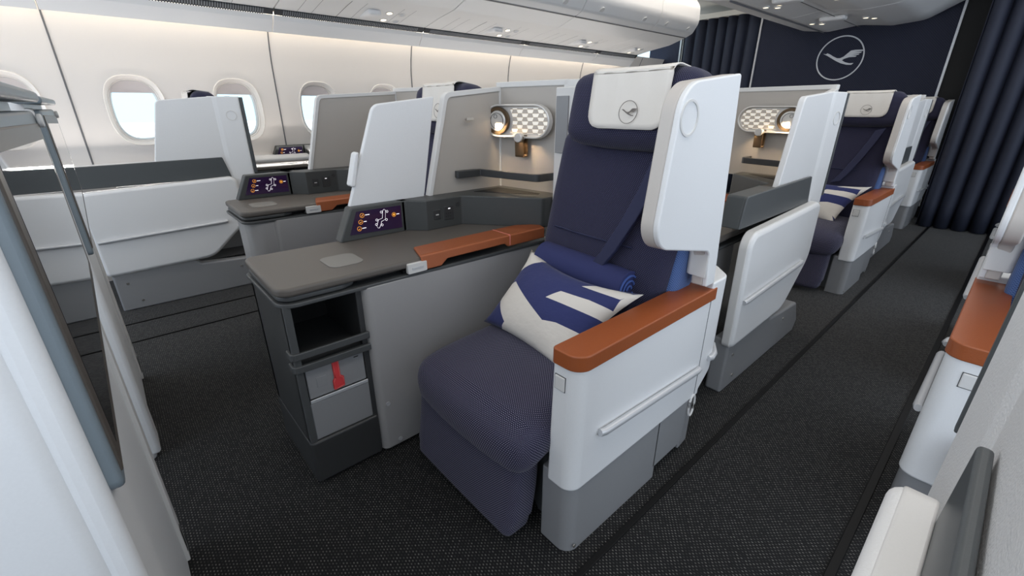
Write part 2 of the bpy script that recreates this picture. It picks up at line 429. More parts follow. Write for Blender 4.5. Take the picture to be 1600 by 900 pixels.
    def corner(i, j):
        u = i/nx*.34; v = j/nyy*.40; r = .05
        for cx in (r, .34-r):
            if v < r and ((cx == r and u < r) or (cx != r and u > .34-r)):
                dx, dy = u-cx, v-r; L = math.hypot(dx, dy); m_ = max(abs(dx), abs(dy))
                if L > 1e-6: return (cx+dx*m_/L, r+dy*m_/L)
        return (u, v)
    V2 = []
    for i in range(nx+1):
        for j in range(nyy+1):
            u, v = corner(i, j); fi = u/.34*nx; fj = v/.40*nyy
            i0 = min(nx-1, int(fi)); j0 = min(nyy-1, int(fj)); a = fi-i0; b = fj-j0
            g = lambda p, q: Vector(V[p*(nyy+1)+q])
            V2.append(tuple(g(i0, j0)*(1-a)*(1-b)+g(i0+1, j0)*a*(1-b)+g(i0, j0+1)*(1-a)*b+g(i0+1, j0+1)*a*b))
    F = [[i*(nyy+1)+j, (i+1)*(nyy+1)+j, (i+1)*(nyy+1)+j+1, i*(nyy+1)+j+1] for i in range(nx) for j in range(nyy)]
    cv = obj('headrest_cover', [(V2, F)], 'cover', t, ang=180)
    so = cv.modifiers.new('solid', 'SOLIDIFY'); so.thickness = .004; so.offset = -1 if m == 1 else -1
    MXs = MX; MX = 1
    e = emblem(0, 0, 0, .036, 'print', cv, .0012, w=.05); e.rotation_euler = (R(-8), 0, 0)
    e.location = (-.288*m, .635-.1125, 1.338)
    MX = MXs
    # lap and shoulder belt
    pth = [(-.165, .548+.012, 1.20), (-.20, .552, 1.10), (-.25, .535, .98), (-.31, .515, .86), (-.36, .50, .78)]
    vv = []; ff = []
    for i, p in enumerate(pth):
        for dx in (-.033, .033):
            vv += [(p[0]+dx, p[1]-.012, p[2]+dx*.3), (p[0]+dx, p[1]+.012, p[2]+dx*.3)]
    for i in range(len(pth)-1):
        a = i*4; ff += [[a, a+2, a+6, a+4], [a+1, a+5, a+7, a+3], [a, a+4, a+5, a+1], [a+2, a+3, a+7, a+6]]
    ff += [[0, 1, 3, 2], [len(vv)-4, len(vv)-2, len(vv)-1, len(vv)-3]]
    obj('shoulder_belt', [(vv, ff)], 'belt', t, bevel=.004)
    MX = 1
    return t

# ------------------------------------------------------------------ console (seat side at x=0, body to -x, runs +y)
def console(loc, label, m=1, cabinet=True, f0=0, ds=0):
    global MX; MX = m
    t = thing('side_console', label, 'console', loc, 'grey consoles with a desk beside each seat')
    D = .80
    if cabinet:
        # cabinet carcass around an open cubby
        obj('cabinet', [box(-.42, -.39, .0, .60, .02, D-.05), box(-.42, -.02, .0, .022, .02, D-.05), box(-.40, -.02, .245, .27, .02, D-.05),
                        box(-.40, -.02, .02, .25, .50, .525), box(-.40, -.21, .02, .25, .02, .50)], 'darker', t, bevel=.004)
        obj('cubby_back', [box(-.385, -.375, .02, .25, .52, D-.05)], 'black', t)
        obj('locker_door', [box(-.21, -.022, .03, .243, .375, .50)], 'grey', t, bevel=.004)
        obj('locker_strip', [box(-.02, -.014, .028, .245, .362, .375)], 'silver', t, bevel=.002)
        obj('cabinet_door', [box(-.21, -.018, .025, .247, .20, .36)], 'grey', t, bevel=.004)
        obj('kick_panel', [prism('xy', [(-.42, -.003, .01), (-.006, -.003, .02), (-.006, .262), (-.42, .262)], .015, .20)], 'darker', t, bevel=.008)
        obj('front_post', [prism('xy', [(-.035, .0), (-.012, .0, .006), (-.012, .024), (-.035, .024)], .20, D-.05)], 'dark', t)
        for z in (.515, .565):
            obj('retainer_bar', [prism('xy', [(-.06, -.008), (-.004, -.008, .02), (.0, .27), (-.012, .27), (-.016, .006, .012), (-.06, .004)], z-.013, z+.013)], 'dark', t, bevel=.003)
        obj('latch_plate', [box(-.023, -.0205, .062, .098, .415, .455)], 'grey', t, bevel=.001)
        obj('latch_slot', [box(-.023, -.0200, .205, .222, .483, .486)], 'black', t)
        st = obj('pull_strap', [prism('yz', [(.122, .495), (.147, .50), (.147, .435), (.158, .425), (.158, .385, .006), (.116, .38, .006), (.116, .42), (.123, .43)], -.0215, -.016)], 'red', t, bevel=.0015)
        obj('strap_stitching', [tube([(-.0145, .1255, .494), (-.0145, .1265, .43), (-.0145, .120, .418), (-.0145, .120, .386), (-.0145, .154, .390), (-.0145, .154, .423), (-.0145, .1435, .433), (-.0145, .1435, .497)], .0006, 5)], 'stitch', st)
    else:
        obj('cabinet', [prism('xy', [(-.42, .03+f0, .05), (-.01, .0+f0, .08), (-.01, .40), (-.42, .40)], .02, D-.05)], 'shelfgrey', t, bevel=.005)
    # long side wall beside the footwell
    obj('side_wall', [prism('xy', [(-.06, .27), (.005, .262, .035), (.0, 1.30), (-.06, 1.30)], .02, D-.05, seg=8)], 'shelfgrey', t, bevel=.003)
    for y, z in ((.305, .24), (.34, .045)):
        obj('panel_bolt', [disc((.001, y, z), (1, 0, 0), .009, .008, 16)], 'silver', t)
    # under-desk tray
    obj('desk_underframe', [prism('xy', [(-.45, f0-.012, .04), (-.0, f0-.012, .06), (.008, 1.22), (-.45, 1.22)], D-.055, D-.04)], 'dark', t, bevel=.004)
    obj('folding_tray', [prism('xy', [(-.43, f0-.004, .04), (-.012, f0-.004, .05), (-.008, f0+.20, .02), (-.03, f0+.25, .02), (-.43, f0+.28)], D-.036, D-.017)], 'dark', t, bevel=.006)
    obj('tray_hinge', [box(-.14, -.05, .27, .60, D-.040, D-.012), box(-.05, -.02, .44, .55, D-.040, D-.026)], 'black', t, bevel=.003)
    dt = obj('desk_top', [prism('xy', [(-.46, f0+.01, .03), (-.43, f0-.005, .03), (.0, f0-.012, .05), (.002, .53), (.0, 1.2), (-.25, 1.25), (-.43, 1.2)], D-.016, D+.014)], 'taupe', t, bevel=.010, seg=4)
    obj('touch_pad', [prism('xy', [(-.245, .205, .03), (-.10, .205, .035), (-.10, .335, .035), (-.245, .335, .035)], D+.0135, D+.0165)], 'padgrey', t, bevel=.001)
    obj('tray_latch', [prism('yz', [(.445, D-.036, .005), (.528, D-.036, .005), (.528, D+.004, .005), (.445, D+.004, .005)], -.004, .014)], 'pale_edge', t, bevel=.002)
    obj('latch_groove', [box(.0135, .0155, .463, .512, D-.022, D-.012)], 'silver', t, bevel=.002)
    # leather armrest
    obj('arm_leather', [prism('xy', [(-.115, .545), (.005, .505), (.006, 1.18), (-.05, 1.20), (-.115, 1.10)], D+.013, D+.026)], 'orange', t, bevel=.006)
    obj('arm_leather_side', [prism('yz', [(.515, D-.034), (.595, D-.034), (.625, D-.010), (.93, D-.010), (.95, D-.026), (1.18, D-.026), (1.18, D+.024), (.505, D+.024)], .000, .012)], 'orange2', t, bevel=.004)
    obj('leather_seam', [box(-.11, .0135, .958, .961, D-.02, D+.0270)], 'stitch', t)
    # raised part with display
    Z1 = D+.155
    obj('display_housing', [prism('yz', [(.36+ds, D+.012), (.70+ds, D+.012), (.70+ds, Z1), (.425+ds, Z1, .012)], -.47, -.405)], 'housing', t, bevel=.006)
    x = -.4045
    sc = obj('control_screen', [prism('yz', [(.405+ds, D+.040), (.655+ds, D+.035), (.655+ds, Z1-.018), (.445+ds, Z1-.018)], x, x+.002)], 'display', t)
    ico = []
    def ir(y, z, r, w=.0018): return ring((x+.002, y+ds, z), (1, 0, 0), r-w, r, .0006, 20)
    for k, z in enumerate((D+.118, D+.09, D+.062)):
        yy = .468-.006*k*1.6+ds
        ico.append(ir(yy-ds, z, .010, .0013)); ico.append(tube([(x+.0024, yy-.004, z-.003), (x+.0024, yy, z-.002), (x+.0024, yy+.003, z+.004-.0025*k)], .0013, 5))
    ico.append(ir(.618, D+.100, .010, .0013)); ico.append(disc((x+.002, .618+ds, D+.100), (1, 0, 0), .005, .0006, 12))
    obj('amber_icons', ico, 'icon_o', sc)
    xx = x+.0024
    w = [tube([(xx, a+ds, b) for a, b in [(.530, D+.062), (.541, D+.088), (.560, D+.092), (.565, D+.125), (.572, D+.131), (.579, D+.125), (.574, D+.085), (.555, D+.078), (.548, D+.060), (.541, D+.050), (.534, D+.052)]], .0009, 5, True)]
    for a, b in ((.558, D+.120), (.586, D+.119), (.533, D+.088), (.579, D+.083), (.529, D+.068), (.556, D+.062)): w.append(ir(a, b, .0055, .0016))
    for k, z in enumerate((D+.118, D+.09, D+.062)):
        w.append(box(x+.002, x+.0026, ds+.482-.01*k, ds+.482-.01*k+(.020, .013, .018)[k], z-.0015, z+.0018))
    w.append(box(x+.002, x+.0026, ds+.631, ds+.645, D+.0985, D+.102))
    obj('white_icons', w, 'icon_w', sc)
    obj('bridge_housing', [prism('xy', [(-.47, .64+ds), (-.405, .66+ds), (-.405, .68+ds), (-.335, .75+ds, .008), (-.335, .95+ds, .02), (-.02, 1.20, .03), (-.02, 1.34), (-.44, 1.34), (-.47, 1.0)], D+.012, Z1, seg=4)], 'housing', t, bevel=.005)
    obj('stowage_recess', [prism('xy', [(-.38, 1.06), (-.10, 1.245), (-.12, 1.275), (-.40, 1.24)], Z1-.0, Z1+.0015)], 'black', t)
    # sockets
    def face(y): return -.335
    so = obj('power_socket', [box(-.337, -.3325, .845+ds, .90+ds, D+.05, D+.115)], 'darker', t, bevel=.002)
    obj('socket_holes', [box(-.3325, -.3318, .866+a+ds, .869+a+ds, D+.064+b, D+.068+b) for a in (-.012, 0, .012) for b in (0, .016)], 'black', so)
    obj('socket_light', [box(-.3325, -.3315, .867+ds, .879+ds, D+.101, D+.106)], 'icon_w', so)
    obj('usb_port', [box(-.337, -.3325, .785+ds, .825+ds, D+.06, D+.105)], 'darker', t, bevel=.004)
    obj('usb_slot', [box(-.3325, -.3318, .797+ds, .813+ds, D+.08, D+.085)], 'pale_edge', t)
    obj('audio_jack', [disc((-.337, .925+ds, D+.118), (1, 0, 0), .011, .006, 20)], 'darker', t)
    MX = 1
    return t

# ------------------------------------------------------------------ privacy partition + lamp wall (origin = corner, x=0)
def partition(loc, label, m=1, front=-.46, door=True):
    global MX; MX = m
    t = thing('privacy_partition', label, 'partition', loc, 'privacy partitions behind the consoles')
    z0, z1 = -.02, .50
    f = front
    obj('side_panel', [prism('yz', [(f, z0), (f+.125, z1-.045, .04), (.0, z1-.01), (.0, z0)], -.022, .0)], 'warm', t, bevel=.002)
    e = rpoly([(f, z0), (f+.16, z1-.035, .04), (.0, z1)], 6)
    # pale edging along the front and top
    inner = rpoly([(f+.022, z0), (f+.18, z1-.058, .03), (.0, z1-.022)], 6)
    pts = e[:]; P = [(a, b) for a, b in rpoly([(f-.008, z0), (f+.12, z1-.032, .045), (.0, z1+.002), (.0, z1-.02), (f+.137, z1-.054, .03), (f+.014, z0)], 6)]
    obj('edge_trim', [prism('yz', P, -.028, .008)], 'pale_edge', t, bevel=.003)
    ca, sa = math.cos(R(8)), math.sin(R(8))
    def W(u, d, z): return (u*ca+d*sa, u*sa-d*ca, z)       # along the lamp wall, towards the cabin, up
    L = .40 if m == 1 else .60
    def slab(u0, u1, d0, d1, za, zb):
        v = [W(u, d, z) for z in (za, zb) for (u, d) in ((u0, d0), (u1, d0), (u1, d1), (u0, d1))]
        return v, [[0, 1, 2, 3], [7, 6, 5, 4], [0, 4, 5, 1], [1, 5, 6, 2], [2, 6, 7, 3], [3, 7, 4, 0]]
    obj('back_panel', [slab(0, L, -.02, 0, z0, z1)], 'warm', t)
    obj('top_trim', [slab(-.02, L+.02, -.03, .006, z1-.004, z1+.022), slab(L-.004, L+.10, -.03, .006, z0-.9, z1+.02)], 'pale_edge', t, bevel=.004)
    obj('corner_trim', [slab(-.004, .008, -.01, .006, z0, z1)], 'pale_edge', t)
    obj('retainer_bar', [prism('xy', [(.0, -.30), (.03, -.31, .02), (.04, -.17), (.385, -.10, .03), (.395, .04), (.375, .04), (.365, -.085, .02), (.02, -.155), (.0, -.2)], .075, .11, seg=5)], 'darker', t, bevel=.003)
    hk = obj('coat_hook', [tube([(0, -.22, .35), (.028, -.22, .35)], .005, 10), box(.022, .032, -.235, -.195, .344, .357)], 'chrome', t, bevel=.002)
    if door:
        d = obj('sliding_door', [prism('yz', [(f-.40, -.01), (f-.235, z1-.085, .05), (f+.07, z1-.05), (f-.02, z0+.02)], -.03, -.006, seg=6)], 'white', t, bevel=.006)
        obj('door_handle', [prism('yz', [(f-.385, .09, .01), (f-.345, .225, .015), (f-.325, .23, .01), (f-.36, .085, .01)], -.036, .008)], 'white', d, bevel=.006)
    MX = 1
    return t, W

# ------------------------------------------------------------------ reading lamp, hung on the lamp wall
def lamp(loc, label, m=1, rz=R(8)):
    global MX; MX = m
    t = thing('reading_lamp', label, 'lamp', loc, 'oval reading lamps on the console walls', rz*m); t.scale = (1.2, 1, 1.06)
    L, h = .345, .074
    def stad(x0, x1, r, n=14):
        P = [(x1-r+r*math.cos(a), r*math.sin(a)) for a in [-math.pi/2+math.pi*k/n for k in range(n+1)]]
        P += [(x0+r+r*math.cos(a), r*math.sin(a)) for a in [math.pi/2+math.pi*k/n for k in range(n+1)]]
        return P
    P = stad(0, L, h); Q = stad(.009, L-.009, h-.009); n = len(P)
    v = [(a, 0, b) for a, b in P]+[(a, -.030, b) for a, b in P]+[(a, -.030, b) for a, b in Q]+[(a, -.012, b) for a, b in Q]
    f = [[k*n+i, k*n+(i+1) % n, (k+1)*n+(i+1) % n, (k+1)*n+i] for k in range(3) for i in range(n)]+[list(range(3*n, 4*n))]
    obj('lamp_body', [(v, f)], 'ring', t, bevel=.003)
    T = [(a, -.0155, b) for a, b in stad(.12, L-.014, h-.014)]
    # clip left side of the lattice against the round light
    P2 = [(.135, -.052), (.285, -.052)] + [(L-.014-(h-.014)+(h-.014)*math.cos(a), (h-.014)*math.sin(a)) for a in [-math.pi/2+math.pi*k/12 for k in range(1, 12)]] + [(.285, .056), (.135, .056), (.148, .03), (.152, 0), (.148, -.03)]
    obj('glowing_lattice', [prism('xz', P2, -.0165, -.013)], 'trellis', t)
    obj('light_recess', [ring((.073, -.016, 0), (0, -1, 0), .048, .062, .014)], 'bronze', t)
    sp = obj('spot_head', [disc((.073, -.010, 0), (0, -1, 0), .047, .022, 36)], 'ring', t, bevel=.005)
    obj('spot_ring', [ring((.073, -.032, 0), (0, -1, 0), .034, .036, .0015), ring((.066, -.032, .020), (0, -1, 0), .008, .0095, .0015)], 'darker', sp)
    obj('spot_bulb', [disc((.075, -.0325, -.018), (0, -1, 0), .008, .004, 16)], 'bulb', sp)
    # swivel strap hook
    hk = obj('headset_hook', [disc((.205, -.032, -.070), (0, -1, 0), .021, .026, 28)], 'ring', t, bevel=.003)
    obj('hook_strap', [prism('yz', [(-.048, -.065), (-.040, -.065), (-.036, -.150, .004), (-.012, -.150, .004), (-.014, -.060), (-.006, -.060), (-.004, -.158, .008), (-.044, -.158, .008)], .184, .226, seg=4)], 'bronze', hk)
    MX = 1
    wx = loc[0]; wy = loc[1]; wz = loc[2]
    # its real light: a warm spot below the head and a small one from the lattice
    for (dx, dy, dz, e, ang) in ((.073, -.05, -.02, 5.0, 110), (.22, -.045, -.085, 3.2, 120)):
        li = bpy.data.lights.new('reading light', 'SPOT'); li.energy = e; li.color = (1, .74, .45); li.spot_size = R(ang); li.spot_blend = .8; li.shadow_soft_size = .015
        lo = bpy.data.objects.new('lamp_light', li); C.objects.link(lo); lo.parent = t
        lo.location = (dx*m, dy, dz); lo.rotation_euler = (R(22), R(0) if dx > .1 else R(-35*m), 0)
    return t

# ------------------------------------------------------------------ aisle side shell (outer face x=0, body to -x)
def shell(loc, label, m=1, tex=False, foot=True, pf=0, wide=0):
    global MX; MX = m
    t = thing('aisle_side_shell', label, 'seat shell', loc, 'white shells closing the suites towards the aisle')
    wm = 'white_tex' if tex else 'white'
    obj('lower_panel', [prism('yz', [(.0, .27, .03), (-.02, .84, .07), (.90, .87, .05), (.92, .54, .14), (.64, .29, .16)], -.05, 0, seg=9)], wm, t, bevel=.02, seg=4)
    obj('panel_lip', [prism('yz', [(-.003, .267, .03), (-.023, .842, .072), (.903, .872, .052), (.923, .538, .142), (.642, .287, .162)], -.052, -.014, seg=9)], 'pale_edge', t, bevel=.004)
    obj('side_rail', [tube([(.006, .015, .515), (.010, .04, .517), (.010, .75, .545), (.006, .775, .546)], .012, 10)], 'silver', t)
    obj('plinth', [prism('yz', [(.02, 0), (.30, 0), (1.06, 0), (1.10, .07), (1.0, .22, .02), (.55, .25), (.50, .30), (.02, .30)], -.10, -.02)], 'grey', t, bevel=.012)
    for y, z in ((.09, .2), (.14, .06), (.80, .17)):
        obj('panel_bolt', [disc((-.022, y, z), (1, 0, 0), .008, .005, 14)], 'chrome', t)
    if foot: obj('footwell_mat', [box(-.36, -.10, .45, 1.03, .22, .245)], 'carpet', t)
    if foot: obj('inner_wall', [box(-.40, -.36, .20, 1.15, .02, .82)], 'shelfgrey', t)
    c = obj('top_cap', [prism('yz', [(-.05, .86), (-.025, 1.0, .015), (.80+pf*.7, 1.01, .01), (.835+pf*.7, .86)], -.066, -.052, seg=4)]+([prism('yz', [(-.05, .86), (-.025, 1.0, .015), (.32, 1.003), (.32, .86)], -.14, -.06)] if wide else []), 'cap', t, bevel=.005)
    obj('sliding_panel', [prism('yz', [(.34+pf, .86), (.47+pf, 1.40, .04), (.88, 1.43), (.88, .86)], -.100, -.070, seg=7)], wm, t, bevel=.006)
    # folded post
    prof = [(-.080, .835, .01), (-.062, .90, .03), (-.045, 1.04, .015), (-.075, 1.05), (-.095, .965, .02), (-.110, .86)]
    p = obj('corner_post', [prism('xy', prof, .60, 1.43, seg=5)], wm, t, bevel=.006)
    obj('dark_edge', [box(-.072, -.043, 1.045, 1.065, .88, 1.425)], 'cap', t, bevel=.003)
    obj('embossed_ring', [ring((-.054, .97, 1.30), (1, -.15, 0), .030, .035, .003)], 'pale_edge', p)
    MX = 1
    return t

# ================================================================== THE CABIN
def smoothline(pts, seg=5): return rpoly(pts, seg)
# floor
fl = struct(obj('floor', [box(-5.2, 2.2, -2.2, 9.0, -.05, 0)], 'carpet', smooth=False))
for i, (x, w) in enumerate(((-.565, .022), (-.045, .027), (-3.37, .012), (-3.70, .012))):
    struct(obj('trim_%d' % (i+1), [box(x-w/2, x+w/2, -2.2, 7.9, -.001, .006)], 'rail', bevel=.002))

# window wall: a curved shell with oval openings
def wx(z):
    return -4.92 + (.55*(z-1.66)**2 if z > 1.66 else 0)
def selip(cy, cz, a, b, n=48, p=2.7):
    out = []
    for k in range(n):
        t = 2*math.pi*k/n; c, s = math.cos(t), math.sin(t)
        out.append((cy+a*math.copysign(abs(c)**(2/p), c), cz+b*math.copysign(abs(s)**(2/p), s)))
    return out
PITCH = .73; JOINT = -.07
WY = [.315+PITCH*k for k in range(-3, 12)]
ZS = [0, .45, .93]; ZT = [1.66, 1.8, 1.95, 2.05, 2.15]
V = []; F = []
def addv(y, z, dx=0): V.append((wx(z)-dx, y, z)); return len(V)-1
n = 48
for cy in WY:
    y0, y1 = cy-PITCH/2, cy+PITCH/2; cz = 1.33
    ho = selip(cy, cz, .195, .262, n)
    prev = None
    for t_ in (0, .33, .66, 1):
        row = []
        for k, (a, b) in enumerate(ho):
            an = 2*math.pi*k/n; c, s = math.cos(an), math.sin(an)
            m_ = max(abs(c)/(PITCH/2), abs(s)/.365); ry, rz = cy+c/m_, cz+s/m_
            row.append(addv(a+(ry-a)*t_, b+(rz-b)*t_))
        if prev:
            for k in range(n): F.append([prev[k], prev[(k+1) % n], row[(k+1) % n], row[k]])
        prev = row
    # plain strips under and over
    for zz in ([0, .3, .6, .965], [1.695, 1.75, 1.85, 1.95, 2.05, 2.15]):
        pr_ = None
        for z in zz:
            r_ = [addv(cy+PITCH/2/math.tan(math.pi/4+math.pi/24*k), z) for k in range(13)]
            if pr_:
                for k in range(12): F.append([pr_[k], pr_[k+1], r_[k+1], r_[k]])
            pr_ = r_
wl = struct(obj('wall_left', [(V, F)], 'wallwhite', weld=True, ang=60))
def loft(rings):
    v = [p for r in rings for p in r]; n = len(rings[0]); f = []
    for i in range(len(rings)-1):
        for k in range(n): f.append([i*n+k, i*n+(k+1) % n, (i+1)*n+(k+1) % n, (i+1)*n+k])
    return v, f
for i, cy in enumerate(WY):
    cz = 1.33
    def rg(a, b, d, lift=0): return [(wx(z)-d, y, z) for y, z in selip(cy, cz+lift, a, b, n)]
    w = struct(obj('window_%d' % (i+1), [loft([rg(.200, .267, -.004), rg(.195, .262, -.010), rg(.186, .252, .004), rg(.174, .240, .040), rg(.170, .236, .043), rg(.167, .233, .042), rg(.160, .226, .070)])], 'wallwhite', ang=50))
    w2 = obj('window_frame', [loft([rg(.163, .229, .068), rg(.158, .223, .064), rg(.150, .215, .08), rg(.148, .213, .11)])], 'pale_edge', w)
    sh = [(y, z) for y, z in selip(cy, cz, .154, .220, n) if z > cz+.12]
    zt = sorted(sh); 
    P = [(a, b) for a, b in selip(cy, cz, .160, .226, n) if b > cz+.135]
    P.sort(key=lambda p: math.atan2(p[1]-cz-.1, p[0]-cy))
    obj('window_blind', [prism('yz', P, -4.992, -4.985)], 'shade', w, smooth=False)
    obj('blind_grip', [box(-4.986, -4.978, cy-.05, cy+.05, cz+.135, cz+.143)], 'shade', w, bevel=.002)
    obj('window_pane', [prism('yz', selip(cy, cz, .152, .217, n), -5.018, -5.015)], 'glass', w, smooth=False)
# daylight outside
sk = struct(obj('sky_backdrop', [box(-7.6, -7.5, -8, 16, 1.18, 5)], 'sky', smooth=False))
sk2 = struct(obj('cloud_backdrop', [box(-7.6, -7.5, -8, 16, -3, 1.18)], 'cloud', smooth=False))
for i, k in enumerate(range(-1, 6)):
    y = JOINT+2*PITCH*k
    zs = [.93+.05*j for j in range(25)]
    v = []; f = []
    for z in zs: v += [(wx(z)-.002, y-.0065, z), (wx(z)+.005, y-.0045, z), (wx(z)+.005, y+.0045, z), (wx(z)-.002, y+.0065, z)]
    for j in range(len(zs)-1):
        for q in range(3): f.append([j*4+q, j*4+q+1, j*4+4+q+1, j*4+4+q])
    struct(obj('trim_%d' % (5+i), [(v, f)], 'binline'))
struct(obj('trim_12', [prism('xz', [(-4.95, .86), (-4.80, .86), (-4.78, .90, .02), (-4.82, .935, .02), (-4.95, .935)], -2, 8)], 'white', bevel=.004))
struct(obj('baseboard_left', [box(-4.94, -4.85, -2, 8, 0, .86)], 'warm'))

# overhead bins
SEG = 2*PITCH
DADO = [(-4.745, 1.975), (-4.71, 1.965, .01), (-4.625, 2.05, .02), (-4.605, 2.085), (-4.64, 2.09), (-4.71, 2.02)]
SERV = [(-4.565, 2.125), (-4.30, 2.175, .3), (-4.02, 2.215, .4), (-3.77, 2.295), (-3.77, 2.33), (-4.565, 2.33)]
DOOR = [(-3.775, 2.292, .005), (-3.68, 2.335, .08), (-3.60, 2.46, .15), (-3.61, 2.66, .15), (-3.72, 2.80, .1), (-3.9, 2.84), (-3.85, 2.33)]
def serv_z(x):
    for (x0, z0), (x1, z1) in zip([(-4.60, 2.12), (-4.30, 2.175), (-4.02, 2.215)], [(-4.30, 2.175), (-4.02, 2.215), (-3.77, 2.295)]):
        if x0 <= x <= x1: return z0+(z1-z0)*(x-x0)/(x1-x0)
    return 2.2
def overhead(y0, label, last=False):
    t = thing('overhead_bin', label, 'overhead bin', (-4.2, y0, 2.0), 'overhead bins above the window seats')
    o = (4.2, 0, -2.0)
    def T(g): v, f = g; return [(a+4.2, b, c-2.0) for a, b, c in v], f
    L = SEG-.008
    obj('service_panel', [T(prism('xz', SERV, .0, L, seg=10))], 'binwhite', t, bevel=.004)
    obj('bin_door', [T(prism('xz', DOOR, .0, L, seg=10))], 'binwhite', t, bevel=.006)
    obj('door_seam', [T(prism('xz', [(-3.79, 2.285), (-3.772, 2.289), (-3.772, 2.305), (-3.79, 2.305)], 0, L))], 'binline', t)
    obj('light_valance', [T(prism('xz', DADO, .0, L, seg=5))], 'binwhite', t, bevel=.003)
    obj('vent_back', [T(prism('xz', [(-4.60, 2.085), (-4.562, 2.118), (-4.562, 2.15), (-4.60, 2.15)], 0, L))], 'ventdark', t)
    sl = []
    k = .07
    while k < L-.07:
        sl.append(T(prism('xz', [(-4.606, 2.082), (-4.562, 2.112), (-4.562, 2.13), (-4.606, 2.10)], k, k+.009))); k += .018
    obj('vent_slats', sl, 'vent', t, smooth=False)
    # seams running across the service panel
    for yy, w in ((.18, .003), (.30, .003), (.52, .006), (.66, .003), (1.02, .003), (1.14, .003)):
        g = []
        for a in range(8):
            x0 = -4.58+a*.05; x1 = x0+.05
            g.append(([(x0, yy, serv_z(x0)-.0015), (x1, yy, serv_z(x1)-.0015), (x1, yy+w, serv_z(x1)-.0015), (x0, yy+w, serv_z(x0)-.0015)], [[0, 1, 2, 3]]))
        obj('panel_seam', [T(x) for x in g], 'binline', t, smooth=False)
    for x, yy, mt in ((-4.50, .96, 'spot'), (-4.33, .94, 'spot'), (-4.50, 1.09, 'lens'), (-4.33, 1.07, 'lens')):
        z = serv_z(x)
        b = obj('light_bezel', [T(ring((x, yy, z+.002), (.2, 0, -1), .026, .036, .006, 28))], 'pale_edge', t)
        obj('light_lens', [T(disc((x, yy, z-.0005), (.2, 0, -1), .026, .004, 24))], mt, b)
    g = cushion('speaker_scoop', -4.42+4.2, .78, serv_z(-4.42)-2.0, .26, .13, .05, .024, 'binwhite', t, bulge=.002)
    for yy in (.30, 1.15):
        obj('door_latch', [T(disc((-3.655, yy, 2.375), (.62, 0, -.78), .035, .008, 28, 1.0))], 'pale_edge', t, bevel=.003)
    return t
names = ['first', 'second', 'third', 'fourth', 'fifth']
lab = ['overhead bin section at the top left corner above the nearest window',
       'overhead bin section above the two full windows on the left',
       'overhead bin section directly above the white-covered headrest behind the partition',
       'overhead bin section above the lamp partition and the front seat',
       'overhead bin section next to last before the curtained bulkhead',
       'farthest and shortest overhead bin section ending at the curtained bulkhead']
base = overhead(JOINT-SEG, lab[0]); 
for k in range(1, 6):
    o_ = dup(base, (-4.2, JOINT-SEG+SEG*k, 2.0), lab[k])
    if k == 5: o_.scale = (1, .66, 1)
struct(obj('trim_13', [prism('xz', [(-5.0, 2.13), (-4.57, 2.13), (-4.57, 2.33), (-3.86, 2.33), (-3.88, 2.86), (-5.0, 2.86)], JOINT-SEG, 6.72)], 'ceil'))
struct(obj('trim_14', [box(-4.80, -4.69, -1.5, 6.7, 2.105, 2.12)], 'lit', smooth=False))
# ceiling over the aisles
struct(obj('ceiling', [box(-5.1, 2.2, -2.2, 9.0, 2.88, 2.92)], 'ceil', smooth=False))
CP = [(-3.15, 2.80), (-3.02, 2.55, .1), (-2.62, 2.36, .25), (-2.30, 2.315, .3), (-1.95, 2.36, .5), (-1.60, 2.315, .3), (-1.28, 2.34, .3), (-.95, 2.52, .12), (-.82, 2.80)]
def center_bin(y0, label):
    t = thing('ceiling_bin', label, 'overhead bin', (-2.0, y0, 2.3), 'centre bins hanging over the middle seats')
    T = lambda g: ([(a+2.0, b, c-2.3) for a, b, c in g[0]], g[1])
    obj('bin_body', [T(prism('xz', CP, 0, SEG-.01, seg=12))], 'binwhite', t, bevel=.006)
    obj('center_seam', [T(box(-1.955, -1.945, .0, SEG, 2.335, 2.338)), T(box(-2.36, -2.355, .0, SEG, 2.308, 2.33))], 'binline', t)
    for x, yy in ((-2.25, .60), (-2.17, .70), (-1.70, .60), (-1.64, .70)):
        b = obj('light_bezel', [T(ring((x, yy, 2.330), (0, 0, -1), .026, .036, .014, 28))], 'pale_edge', t)
        obj('light_lens', [T(disc((x, yy, 2.328), (0, 0, -1), .026, .012, 24))], 'spot', b)
    cushion('speaker_scoop', .02, .42, .025, .26, .14, .05, .024, 'binwhite', t, bulge=.002)
    return t
cb = center_bin(7.86-SEG, 'centre bin underside with reading lights in front of the emblem wall')
dup(cb, (-2.0, 7.86-2*SEG, 2.3), 'centre bin section nearer the camera at the top edge')
# bulkhead
BY = 7.9
wb = struct(obj('wall_back', [box(-3.22, -.97, BY, BY+.05, 0, 2.9)], 'bulk', smooth=False))
wb4 = struct(obj('wall_back_right', [box(-.97, -.2, BY+.01, BY+.05, 0, 2.9)], 'black', smooth=False))
wb2 = struct(obj('wall_back_left', [box(-5.1, -4.50, BY, BY+.05, 0, 2.9)], 'bulk', smooth=False))
wb3 = struct(obj('wall_back_rear', [box(-5.2, 2.2, 8.6, 8.65, 0, 2.9)], 'ceil', smooth=False))
e = emblem(0, 0, 0, .276, 'emblemw', None, .008, 'wall_emblem', w=.055); e.location = (-2.10, BY-.002, 1.985)
tag(e, 'pale crane bird in a ring emblem on the navy bulkhead', 'emblem')
for i, x in enumerate((-3.22, -.97, -4.50)): struct(obj('trim_%d' % (15+i), [box(x-.012, x+.012, BY-.02, BY+.01, 0, 2.9)], 'silver'))
struct(obj('trim_18', [prism('xz', [(-5.0, 1.0), (-4.7, 2.1), (-4.66, 2.1), (-4.95, 1.0)], 6.72, 6.75)], 'white'))
